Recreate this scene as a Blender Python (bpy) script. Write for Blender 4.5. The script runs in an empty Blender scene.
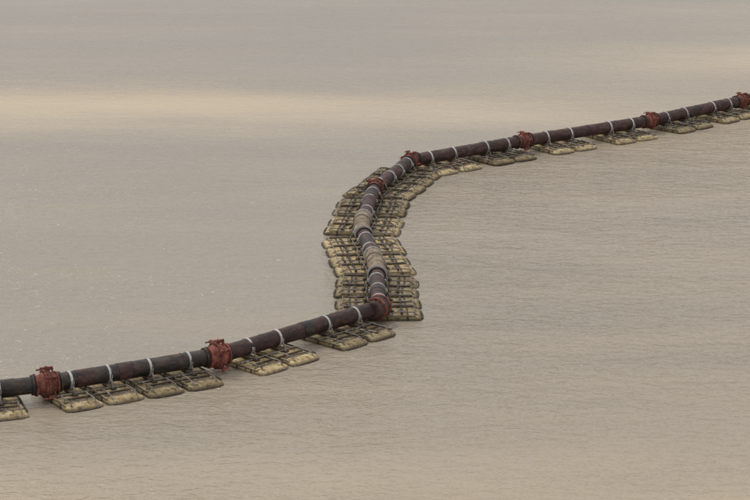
import bpy, math, random
from mathutils import Vector, Matrix, noise
random.seed(7)
scene = bpy.context.scene
scene.view_settings.view_transform = 'Standard'
scene.view_settings.look = 'None'
scene.view_settings.exposure = 0
R = math.radians

# ------------------------------------------------------------ materials
def new_mat(name):
    m = bpy.data.materials.new(name); m.use_nodes = True
    nt = m.node_tree
    b = nt.nodes['Principled BSDF']
    return m, nt, b

def weathered(name, base, dark, light, rough=0.7, scale=2.0, bump=0.01, spec=0.4, per_obj=0.25, rust=None, rust_amt=0.5, waterline_stain_shade=None, stretch=(1,1,1), lift=None):
    m, nt, b = new_mat(name)
    N, L = nt.nodes, nt.links
    tc = N.new('ShaderNodeTexCoord')
    oi = N.new('ShaderNodeObjectInfo')
    mul = N.new('ShaderNodeMath'); mul.operation='MULTIPLY'; mul.inputs[1].default_value = 57.0
    L.new(oi.outputs['Random'], mul.inputs[0])
    mp = N.new('ShaderNodeMapping'); mp.inputs['Scale'].default_value = stretch
    L.new(tc.outputs['Object'], mp.inputs[0])
    add = N.new('ShaderNodeVectorMath'); add.operation='ADD'
    L.new(mp.outputs[0], add.inputs[0]); L.new(mul.outputs[0], add.inputs[1])
    n1 = N.new('ShaderNodeTexNoise'); n1.inputs['Scale'].default_value = scale; n1.inputs['Detail'].default_value = 5; n1.inputs['Roughness'].default_value=.68
    L.new(add.outputs[0], n1.inputs['Vector'])
    r1 = N.new('ShaderNodeValToRGB')
    e = r1.color_ramp.elements
    e[0].position=.33; e[0].color=(*dark,1); e[1].position=.68; e[1].color=(*light,1)
    k = e.new(.5); k.color=(*base,1)
    L.new(n1.outputs['Fac'], r1.inputs[0])
    col = r1.outputs[0]
    if rust:
        n2 = N.new('ShaderNodeTexNoise'); n2.inputs['Scale'].default_value = scale*2.1; n2.inputs['Detail'].default_value = 5; n2.inputs['Roughness'].default_value=.7
        a2 = N.new('ShaderNodeVectorMath'); a2.operation='ADD'; a2.inputs[1].default_value=(13.1,4.2,7.7)
        L.new(add.outputs[0], a2.inputs[0]); L.new(a2.outputs[0], n2.inputs['Vector'])
        r2 = N.new('ShaderNodeMapRange'); r2.inputs['From Min'].default_value=.62-.2*rust_amt; r2.inputs['From Max'].default_value=.74-.2*rust_amt
        L.new(n2.outputs['Fac'], r2.inputs['Value'])
        mx = N.new('ShaderNodeMix'); mx.data_type='RGBA'
        L.new(r2.outputs[0], mx.inputs['Factor']); L.new(col, mx.inputs['A']); mx.inputs['B'].default_value=(*rust,1)
        col = mx.outputs['Result']
    if waterline_stain_shade is not None:  # dark stain near the water, with waterline shadow painted into the same colour
        sx = N.new('ShaderNodeSeparateXYZ'); L.new(tc.outputs['Object'], sx.inputs[0])
        ns = N.new('ShaderNodeMath'); ns.operation='MULTIPLY_ADD'; ns.inputs[1].default_value=-.18
        L.new(n1.outputs['Fac'], ns.inputs[0]); L.new(sx.outputs['Z'], ns.inputs[2])
        r3 = N.new('ShaderNodeMapRange'); r3.inputs['From Min'].default_value=waterline_stain_shade-.07; r3.inputs['From Max'].default_value=waterline_stain_shade+.08
        r3.inputs['To Min'].default_value=.9; r3.inputs['To Max'].default_value=0
        L.new(ns.outputs[0], r3.inputs['Value'])
        mx = N.new('ShaderNodeMix'); mx.data_type='RGBA'
        L.new(r3.outputs[0], mx.inputs['Factor']); L.new(col, mx.inputs['A']); mx.inputs['B'].default_value=(.065,.05,.032,1)
        col = mx.outputs['Result']
    hs = N.new('ShaderNodeHueSaturation')
    mr = N.new('ShaderNodeMapRange'); mr.inputs['To Min'].default_value=1-per_obj; mr.inputs['To Max'].default_value=1+per_obj*.6
    L.new(oi.outputs['Random'], mr.inputs['Value']); L.new(mr.outputs[0], hs.inputs['Value'])
    L.new(col, hs.inputs['Color'])
    L.new(hs.outputs[0], b.inputs['Base Color'])
    rr = N.new('ShaderNodeMapRange'); rr.inputs['To Min'].default_value=rough-.15; rr.inputs['To Max'].default_value=min(1,rough+.2)
    L.new(n1.outputs['Fac'], rr.inputs['Value']); L.new(rr.outputs[0], b.inputs['Roughness'])
    b.inputs['Specular IOR Level'].default_value = spec
    bp = N.new('ShaderNodeBump'); bp.inputs['Distance'].default_value=bump; bp.inputs['Strength'].default_value=.8
    L.new(n1.outputs['Fac'], bp.inputs['Height']); L.new(bp.outputs[0], b.inputs['Normal'])
    return m

M_black = weathered('tarred_steel_pipe', (.030,.025,.022),(.012,.010,.010),(.09,.070,.055), rust=(.10,.048,.028), rust_amt=.4, rough=.6, scale=1.9, per_obj=.1, stretch=(.6,1.4,1.4), bump=.02)
M_brown = weathered('rusty_steel_pipe', (.050,.024,.022),(.018,.011,.011),(.105,.058,.048), rust=(.14,.062,.042), rust_amt=.4, rough=.62, scale=1.8, per_obj=.2, stretch=(.6,1.4,1.4), bump=.02)
M_red   = weathered('red_oxide_paint', (.25,.075,.052),(.10,.032,.026),(.38,.15,.11), rust=(.09,.04,.025), rust_amt=.5, rough=.8, scale=3.5, per_obj=.2)
M_hose  = weathered('pale_rubber_hose', (.26,.20,.14),(.12,.085,.058),(.38,.31,.225), rust=(.10,.06,.04), rust_amt=.35, rough=.85, scale=2.5, per_obj=.1)
M_band  = weathered('galvanised_clamp', (.50,.49,.47),(.30,.28,.25),(.62,.61,.58), rust=(.22,.12,.07), rust_amt=.15, rough=.6, scale=4, per_obj=.1)
M_hull  = weathered('faded_yellow_hull', (.45,.335,.165),(.21,.15,.08),(.64,.53,.33), rust=(.14,.085,.048), rust_amt=.6, rough=.75, scale=1.6, per_obj=.38, waterline_stain_shade=.05, stretch=(1.7,1,1))
M_strap = weathered('rusty_strap', (.060,.042,.030),(.025,.018,.015),(.12,.085,.06), rough=.8, scale=4, per_obj=.2)
M_rail  = weathered('grey_rail', (.20,.175,.145),(.08,.065,.05),(.38,.345,.30), rough=.7, scale=4, per_obj=.2)
M_deck  = weathered('muddy_deck', (.22,.17,.11),(.10,.075,.05),(.40,.33,.22), rust=(.07,.04,.025), rust_amt=.35, rough=.85, scale=3, per_obj=.2)
MATS = [M_black,M_brown,M_red,M_hose,M_band,M_hull,M_strap,M_rail,M_deck]
BLACK,BROWN,RED,HOSE,BAND,HULL,STRAP,RAIL,DECK = range(9)

# ------------------------------------------------------------ mesh builder
class MB:
    def __init__(s): s.v=[]; s.f=[]; s.m=[]; s.sm=[]
    def add(s, vs, fs, mat, smooth=False):
        o=len(s.v); s.v+= [tuple(v) for v in vs]
        for f in fs: s.f.append([i+o for i in f]); s.m.append(mat); s.sm.append(smooth)
    def loft(s, rings, mat, smooth=True, cap=True):
        n=len(rings[0]); vs=[p for r in rings for p in r]; fs=[]
        for i in range(len(rings)-1):
            for j in range(n):
                k=(j+1)%n
                fs.append([i*n+j, i*n+k, (i+1)*n+k, (i+1)*n+j])
        s.add(vs,fs,mat,smooth)
        if cap:
            s.add(rings[0],[list(range(n))[::-1]],mat); s.add(rings[-1],[list(range(n))],mat)
    def tube(s, pts, r, mat, seg=8, up=Vector((0,0,1))):
        pts=[Vector(p) for p in pts]; rings=[]
        rs = r if isinstance(r,(list,tuple)) else [r]*len(pts)
        for i,p in enumerate(pts):
            t=(pts[min(i+1,len(pts)-1)]-pts[max(i-1,0)]).normalized()
            u = up if abs(t.dot(up))<.95 else Vector((1,0,0))
            a=t.cross(u).normalized(); b=a.cross(t)
            rings.append([p+(a*math.cos(q)+b*math.sin(q))*rs[i] for q in [2*math.pi*k/seg for k in range(seg)]])
        s.loft(rings,mat)
    def revolve(s, prof, M, mat, seg=28, smooth=False):
        rings=[[M@Vector((x, r*math.cos(q), r*math.sin(q))) for q in [2*math.pi*k/seg for k in range(seg)]] for x,r in prof]
        s.loft(rings,mat,smooth)
    def box(s, M, c, d, mat, taper=1.0):
        x,y,z=d[0]/2,d[1]/2,d[2]/2; c=Vector(c)
        vs=[M@(c+Vector((a*x*(taper if e>0 else 1),b_*y*(taper if e>0 else 1),e*z))) for e in(-1,1) for b_ in(-1,1) for a in(-1,1)]
        s.add(vs,[[0,2,3,1],[4,5,7,6],[0,1,5,4],[2,6,7,3],[0,4,6,2],[1,3,7,5]],mat)
    def mesh(s,name):
        me=bpy.data.meshes.new(name); me.from_pydata(s.v,[],s.f)
        used=sorted(set(s.m)); 
        for u in used: me.materials.append(MATS[u])
        idx={u:i for i,u in enumerate(used)}
        me.polygons.foreach_set('material_index',[idx[a] for a in s.m])
        me.polygons.foreach_set('use_smooth',s.sm)
        me.update(); return me

def obj(name, me, parent=None, M=None):
    o=bpy.data.objects.new(name,me); scene.collection.objects.link(o)
    if parent: o.parent=parent
    if M is not None: o.matrix_world=M
    return o

def frame(p, d, up=Vector((0,0,1))):
    x=Vector(d).normalized(); y=up.cross(x).normalized(); z=x.cross(y)
    M=Matrix((x,y,z)).transposed().to_4x4(); M.translation=Vector(p); return M

# ------------------------------------------------------------ pipeline route (metres)
HP=.76; PR=.378
route=[(-29.6,89.6),(-21.55,92.6),(-14.35,95.25),(-7.17,99.36),(.15,107.2),(.10,115.26),(-.83,123.6),(0,132.9),(2.2,140.4),(9.66,146.4),(18.7,153.0),(26.0,160.1),(33.4,167.6),(40.5,175.6)]
P=[Vector((x,y,HP)) for x,y in route]
kind=['red','red','red','red','collar','hose','hose','far','far','far','far','far','far','far']
pipe_root=bpy.data.objects.new('floating_dredge_pipeline',None); scene.collection.objects.link(pipe_root)

HL=1.9
for i in range(len(P)-1):
    a,b=P[i],P[i+1]; d=(b-a).normalized(); Ln=(b-a).length
    s0 = HL-.15 if kind[i]=='hose' else .2
    s1 = HL-.15 if kind[i+1]=='hose' else .2
    mat = BLACK if i<3 else BROWN
    mb=MB(); M=frame((a+b)/2,d)
    x0=-Ln/2+s0; x1=Ln/2-s1
    prof=[]; n=int((x1-x0)/.25)
    for k in range(n+1):
        x=x0+(x1-x0)*k/n
        prof.append((x,PR+.008*noise.noise(Vector((x*1.3,i*9.1,0)))))
    mb.revolve(prof,Matrix(),mat,smooth=True,seg=36)
    for k in range(1,4):
        xs=x0+(x1-x0)*k/4+random.uniform(-.4,.4)
        mb.revolve([(xs-.03,PR+.002),(xs-.012,PR+.018),(xs+.012,PR+.018),(xs+.03,PR+.002)],Matrix(),mat)
    for xs in (x0+.40,x1-.40):
        mb.revolve([(xs-.05,PR),(xs-.05,PR+.08),(xs+.05,PR+.08),(xs+.05,PR)],Matrix(),mat)
    for q in range(2):
        xs=random.uniform(x0+.9,x1-1.6); wd=random.uniform(.25,.9)
        mb.revolve([(xs,PR),(xs,PR+.014+.004*q),(xs+wd,PR+.014+.004*q),(xs+wd,PR)],Matrix(),random.choice([BLACK,BROWN]))
    obj('pipe_section',mb.mesh('pipe_section'),pipe_root,M)

def joint_mesh(mat):
    mb=MB(); I=Matrix()
    mb.revolve([(-.62,.38),(-.62,.50),(-.54,.50),(-.54,.42),(-.40,.42),(-.30,.48),(-.12,.53),(-.12,.38)],I,mat,smooth=False)
    mb.revolve([(-.14,.40),(-.14,.62),(-.05,.62),(-.05,.40)],I,mat)
    mb.revolve([(-.03,.40),(-.03,.64),(.07,.64),(.07,.56),(.24,.53),(.38,.45),(.50,.42),(.50,.51),(.58,.51),(.58,.38)],I,mat)
    for k in range(14):
        q=2*math.pi*k/14
        Mk=Matrix.Rotation(q,4,'X')
        mb.revolve([(-.20,.03),(.13,.03)],Mk@Matrix.Translation((0,.585,0)),STRAP,seg=6)
    for q in (R(40),R(140),R(222),R(318),R(92)):
        Mk=Matrix.Rotation(q,4,'X')
        mb.box(Mk,(.02,.70,0),(.13,.22,.13),mat)
        mb.box(Mk,(.22,.67,0),(.30,.09,.09),mat)
        mb.box(Mk,(.34,.58,0),(.07,.24,.09),mat)
        mb.revolve([(-.32,.04),(.36,.04)],Mk@Matrix.Translation((0,.75,0)),mat,seg=8)
    return mb.mesh('ball_joint')
def collar_mesh():
    mb=MB(); I=Matrix()
    mb.revolve([(-.75,.38),(-.75,.43),(-.35,.46),(-.25,.52),(.05,.545),(.28,.50),(.45,.43),(.45,.38)],I,BROWN,smooth=True)
    mb.revolve([(-.34,.4),(-.34,.58),(-.25,.58),(-.25,.4)],I,RED)
    mb.revolve([(.26,.4),(.26,.57),(.36,.57),(.36,.4)],I,RED)
    for k in range(12):
        mb.revolve([(-.42,.03),(-.18,.03)],Matrix.Rotation(2*math.pi*k/12,4,'X')@Matrix.Translation((0,.535,0)),STRAP,seg=6)
    return mb.mesh('elbow_collar')
jm=joint_mesh(RED); cm=collar_mesh()

for i in range(1,len(P)-1):
    t=((P[i]-P[i-1]).normalized()+(P[i+1]-P[i]).normalized()).normalized()
    if kind[i]=='hose':
        a=P[i]-(P[i]-P[i-1]).normalized()*HL; b=P[i]+(P[i+1]-P[i]).normalized()*HL
        pts=[];rs=[]
        n=28
        for k in range(n+1):
            u=k/n; pts.append(a*(1-u)**2+P[i]*2*u*(1-u)+b*u*u)
            rs.append((.455 if .08<u<.92 else .43)+.006*noise.noise(Vector((u*9,i,0))))
        mb=MB(); mb.tube(pts,rs,HOSE,seg=32)
        for p,d in ((a,P[i]-P[i-1]),(b,P[i+1]-P[i])):
            Mf=frame(p,d)
            mb.revolve([(-.07,.4),(-.07,.51),(-.01,.51),(-.01,.4)],Mf,BAND)
            mb.revolve([(.01,.4),(.01,.51),(.07,.51),(.07,.4)],Mf,RED)
        for u in (.3,.5,.7):
            p=a*(1-u)**2+P[i]*2*u*(1-u)+b*u*u
            mb.revolve([(-.06,.4),(-.06,.472),(.06,.472),(.06,.4)],frame(p,b-a),HOSE if u!=.7 else STRAP)
        obj('hose_coupling',mb.mesh('hose_coupling'),pipe_root)
    elif kind[i]=='collar':
        obj('elbow_collar',cm,pipe_root,frame(P[i],t))
    else:
        s=(.85,1,1) if kind[i]=='red' else (.8,.82,.82)
        M=frame(P[i],t)@Matrix.Rotation(random.uniform(-.5,.5),4,'X')@Matrix.Diagonal((*s,1))
        obj('ball_joint',jm,pipe_root,M)

# ------------------------------------------------------------ pontoon raft (pair of tanks + saddle)
def hull(mb, cx, rnd, L=4.15, W=1.78):
    straps=[-1.36,-.46,.46,1.36]
    rings=[]; n=48; TOP=.25; ex=.30
    for k in range(n+1):
        u=-1+2*k/n
        y=u*L/2; e=abs(u)
        w=W/2; top=TOP; bot=-.32
        if e>.88:
            q=(e-.88)/.12
            f=math.sqrt(max(0,1-q*q*.85))
            w*=.88+.12*f; top=TOP-.16*(1-f)/.6
        seam=min(abs(y-s) for s in (-.92,0,.92))
        top-=.03*max(0,1-seam/.07)
        top+=.010*noise.noise(Vector((y*1.7,cx*7,rnd)))
        ring=[]; m=28
        for j in range(m):
            a=2*math.pi*j/m
            c,s=math.cos(a),math.sin(a)
            x=w*math.copysign(abs(c)**ex,c); z=math.copysign(abs(s)**ex,s)
            dent=.022*noise.noise(Vector((x*2+rnd,y*2,z)))
            ring.append(Vector((cx+x+dent,y,(top+bot)/2+(top-bot)/2*z+dent)))
        rings.append(ring)
    mb.loft(rings,HULL)
    for y in straps:
        y+=random.uniform(-.05,.05)
        ring_pts=[]
        for a_ in range(13):
            a=math.pi*a_/12
            c,s=math.cos(a),math.sin(a)
            ring_pts.append(Vector((cx+(W/2+.025)*math.copysign(abs(c)**ex,c), y, -.02+(TOP+.045)*abs(s)**ex)))
        vs=[];fs=[]
        for p in ring_pts: vs+= [p+Vector((0,-.045,0)), p+Vector((0,.045,0))]
        for q in range(12): fs.append([2*q,2*q+1,2*q+3,2*q+2])
        mb.add(vs,fs,STRAP)
    for y in (-.92,.92):
        mb.revolve([(0,.18),(.05,.18),(.05,.15),(.06,.0001)],Matrix.Translation((cx+random.uniform(-.2,.2),y*1.2,TOP-.01))@Matrix.Rotation(-math.pi/2,4,'Y'),DECK,seg=14)
    for sx in (-1,1):
        mb.box(Matrix(),(cx+sx*(W/2-.06),0,TOP+.025),(.07,L*.86,.05),STRAP if sx>0 else DECK)
    for sx in (-.58,.58):
        x=cx+sx; j=lambda: random.uniform(-.035,.035)
        for sgn in (-1,1):
            y0=.62*sgn; y1=1.72*sgn; h=.41+j()
            mb.tube([(x,y0,.22),(x,y0+.03*sgn,h-.05),(x,y0+.10*sgn,h),(x+j(),(y0+y1)/2,h+j()),(x+j(),y1-.12*sgn,h),(x,y1+.06*sgn,h-.07),(x,2.04*sgn,.10),(x,2.12*sgn,-.10)],.032,RAIL,seg=7)
            mb.tube([(x,1.15*sgn,.22),(x,1.15*sgn,h)],.026,RAIL,seg=6)
    for sgn in (-1,1):
        mb.tube([(cx-.58,1.75*sgn,.38),(cx,1.77*sgn,.40),(cx+.58,1.75*sgn,.38)],.027,RAIL,seg=7)
        mb.tube([(cx-.76,1.92*sgn,.06),(cx-.62,2.11*sgn,.06),(cx,2.15*sgn,.06),(cx+.62,2.11*sgn,.06),(cx+.76,1.92*sgn,.06)],.05,STRAP,seg=8)

def saddle(mb,cx,dz):
    I=Matrix()
    mb.box(I,(cx,0,.29),(.22,1.5,.10),STRAP)
    mb.box(I,(cx,0,.37),(.34,.7,.06),DECK)
    for s in (-1,1):
        mb.tube([(cx,s*.66,.30),(cx,s*.43,HP+.02)],.04,RAIL,seg=7)
        mb.box(I,(cx,s*.45,HP+.04),(.10,.09,.14),BAND)
        mb.tube([(cx,s*.49,HP-.12),(cx,s*.49,HP+.17)],.022,STRAP,seg=6)
    mb.revolve([(-.055,PR-.01),(-.055,PR+.034),(.055,PR+.034),(.055,PR-.01)],Matrix.Translation((cx,0,HP+.04)),BAND,seg=32)

def raft_mesh(v):
    random.seed(100+v)
    mb=MB()
    for k,cx in enumerate((-.97,.97)):
        hull(mb,cx+random.uniform(-.03,.03),v*3+k)
        saddle(mb,cx+random.uniform(-.12,.12),0)
    I=Matrix()
    for y in (-1.12,1.12):
        mb.box(I,(0,y+random.uniform(-.05,.05),.325),(3.0,.10,.07),STRAP)
    for y in (-.5,.5):
        mb.tube([(-1.7,y,.32),(1.7,y,.32)],.04,RAIL,seg=7)
    sd=random.choice((-1,1))
    pts=[(-.9+1.8*u, sd*(1.5+.12*math.sin(u*9+v)), .32+.02*math.sin(u*7)) for u in [q/12 for q in range(13)]]
    mb.tube(pts,.025,STRAP,seg=6)
    if v%2: mb.box(Matrix.Rotation(R(8+v*5),4,'Z'),(.5,-sd*1.35,.31),(.16,1.0,.05),DECK)
    return mb.mesh('pontoon_raft')
rafts=[raft_mesh(v) for v in range(7)]
random.seed(21)
for i in range(len(P)-1):
    a,b=P[i],P[i+1]; d=(b-a).normalized()
    fr=(.26,.745)
    if i==0: fr=(.3,.8)
    if i==1: fr=(.12,.61)
    if i==2: fr=(.20,.67)
    bend = 4<=i<=7
    for f in fr:
        if i==2: f+=.03
        p=a+(b-a)*f; p.z=-.04
        M=frame(p,d)@Matrix.Rotation(R(random.uniform(-3,3) if bend else random.uniform(-1.5,1.5)),4,'Z')@Matrix.Rotation(R(random.uniform(-1,1)),4,'X')@Matrix.Rotation(R(random.uniform(-.7,.7)),4,'Y')
        M=M@Matrix.Translation((0,random.uniform(-.04,.04),0))
        obj('pontoon_raft',rafts[random.randrange(7)],None,M)

# ------------------------------------------------------------ water
me=bpy.data.meshes.new('water')
S=9000
me.from_pydata([(-S,-S,0),(S,-S,0),(S,S,0),(-S,S,0)],[],[[0,1,2,3]])
water=obj('water',me)
m,nt,b=new_mat('muddy_water'); N,L=nt.nodes,nt.links
me.materials.append(m)
tc=N.new('ShaderNodeTexCoord')
def nz(scale,detail,rough,stretch=(1,1,1),off=(0,0,0),dist=0,rotz=0):
    mp=N.new('ShaderNodeMapping'); mp.inputs['Scale'].default_value=stretch; mp.inputs['Location'].default_value=off; mp.inputs['Rotation'].default_value=(0,0,rotz)
    L.new(tc.outputs['Object'],mp.inputs[0])
    n=N.new('ShaderNodeTexNoise'); n.inputs['Scale'].default_value=scale; n.inputs['Detail'].default_value=detail; n.inputs['Roughness'].default_value=rough; n.inputs['Distortion'].default_value=dist
    L.new(mp.outputs[0],n.inputs['Vector']); return n.outputs['Fac']
def mth(op,a,b_,c=None,clamp=False):
    n=N.new('ShaderNodeMath'); n.operation=op; n.use_clamp=clamp
    for i_,v in enumerate((a,b_,c)):
        if v is None: continue
        if isinstance(v,(int,float)): n.inputs[i_].default_value=v
        else: L.new(v,n.inputs[i_])
    return n.outputs[0]
sep=N.new('ShaderNodeSeparateXYZ'); L.new(tc.outputs['Object'],sep.inputs[0])
X,Y=sep.outputs[0],sep.outputs[1]
wob=nz(.035,4,.55,(1,1,1),(3,8,0))
def plume(yc,slope,half,xmin=None,xmax=None,amp=16,soft=30):
    yy=mth('ADD',Y,mth('MULTIPLY_ADD',wob,amp,-amp/2))
    yy=mth('SUBTRACT',yy,mth('MULTIPLY_ADD',X,slope,yc))
    q=mth('DIVIDE',yy,half); q=mth('MULTIPLY',q,q)
    g=mth('POWER',2.718,mth('MULTIPLY',q,-1.0))
    if xmin is not None: g=mth('MULTIPLY',g,mth('MULTIPLY',mth('SUBTRACT',X,xmin),1/soft,clamp=True))
    if xmax is not None: g=mth('MULTIPLY',g,mth('MULTIPLY',mth('SUBTRACT',xmax,X),1/soft,clamp=True))
    return g
g1=plume(161,-.03,8.5,xmax=36,soft=46,amp=14)
g2=plume(182,-.05,7,xmin=5,soft=35,amp=14)
g3=plume(75,-.06,12,amp=12)
g4=mth('MULTIPLY',mth('MULTIPLY',X,1/40,clamp=True),.25)
mix=mth('ADD',mth('ADD',mth('MULTIPLY',g1,.95),mth('MULTIPLY',g2,.85)),mth('ADD',mth('MULTIPLY',g3,.5),g4),clamp=True)
patch=nz(.10,4,.6,(.4,1.6,1),(5,1,0))
mix=mth('ADD',mix,mth('MULTIPLY_ADD',patch,.7,-.32),clamp=True)
rp=N.new('ShaderNodeValToRGB'); e=rp.color_ramp.elements
e[0].color=(.312,.264,.203,1); e[1].color=(.55,.430,.280,1)
L.new(mix,rp.inputs[0])
L.new(rp.outputs[0],b.inputs['Base Color'])
b.inputs['IOR'].default_value=1.33
L.new(mth('MULTIPLY_ADD',mix,.12,.08),b.inputs['Roughness'])
h1=nz(1.4,3,.62,(.7,1.3,1),(0,0,0),.5,R(12))
h2=nz(4.6,2,.6,(.7,1.2,1),(7,3,0),.3,R(-8))
h3=nz(.28,1,.5,(.6,1.4,1),(9,3,0),0,R(5))
gust=nz(.05,2,.5,(.4,1.8,1),(2,9,0))
hh=mth('ADD',mth('MULTIPLY',h1,.14),mth('ADD',mth('MULTIPLY',h2,.055),mth('MULTIPLY',h3,.18)))
bp=N.new('ShaderNodeBump'); bp.inputs['Distance'].default_value=1.0
L.new(mth('ADD',mth('MULTIPLY_ADD',mix,-.4,.25),mth('MULTIPLY',gust,1.4),clamp=True),bp.inputs['Strength'])
L.new(hh,bp.inputs['Height']); L.new(bp.outputs[0],b.inputs['Normal'])

# ------------------------------------------------------------ light
w=bpy.data.worlds.new('World'); scene.world=w; w.use_nodes=True
WN,WL=w.node_tree.nodes,w.node_tree.links
bg=WN['Background']
sky=WN.new('ShaderNodeTexSky'); sky.sky_type='NISHITA'; sky.sun_disc=False
EL,AZ=R(52),R(-35)
sky.sun_elevation=EL; sky.sun_rotation=AZ
sky.air_density=1.0; sky.dust_density=4.0; sky.ozone_density=1.0
wtc=WN.new('ShaderNodeTexCoord'); ws=WN.new('ShaderNodeSeparateXYZ'); WL.new(wtc.outputs['Generated'],ws.inputs[0])
wr=WN.new('ShaderNodeValToRGB'); we=wr.color_ramp.elements
we[0].position=0; we[0].color=(.46,.465,.475,1); we[1].position=.9; we[1].color=(1,1,.99,1)
WL.new(ws.outputs['Z'],wr.inputs[0])
vm=WN.new('ShaderNodeVectorMath'); vm.operation='SCALE'; vm.inputs['Scale'].default_value=13.5
WL.new(wr.outputs[0],vm.inputs[0])
mx=WN.new('ShaderNodeMix'); mx.data_type='RGBA'; mx.inputs['Factor'].default_value=.82
WL.new(sky.outputs[0],mx.inputs['A']); WL.new(vm.outputs[0],mx.inputs['B'])
WL.new(mx.outputs['Result'],bg.inputs['Color']); bg.inputs['Strength'].default_value=.085
ld=bpy.data.lights.new('sun','SUN'); ld.energy=1.0; ld.angle=R(14); ld.color=(1,.97,.92)
sun=bpy.data.objects.new('sun',ld); scene.collection.objects.link(sun)
dirv=Vector((math.sin(AZ)*math.cos(EL),math.cos(AZ)*math.cos(EL),math.sin(EL)))
sun.rotation_euler=dirv.to_track_quat('Z','Y').to_euler()

# ------------------------------------------------------------ camera
cd=bpy.data.cameras.new('camera'); cam=bpy.data.objects.new('camera',cd); scene.collection.objects.link(cam)
cd.lens=110; cd.sensor_width=36; cd.clip_end=20000; cd.clip_start=.5
cam.location=(0,0,31.75); cam.rotation_euler=(R(90-14.68),0,0)
scene.camera=cam
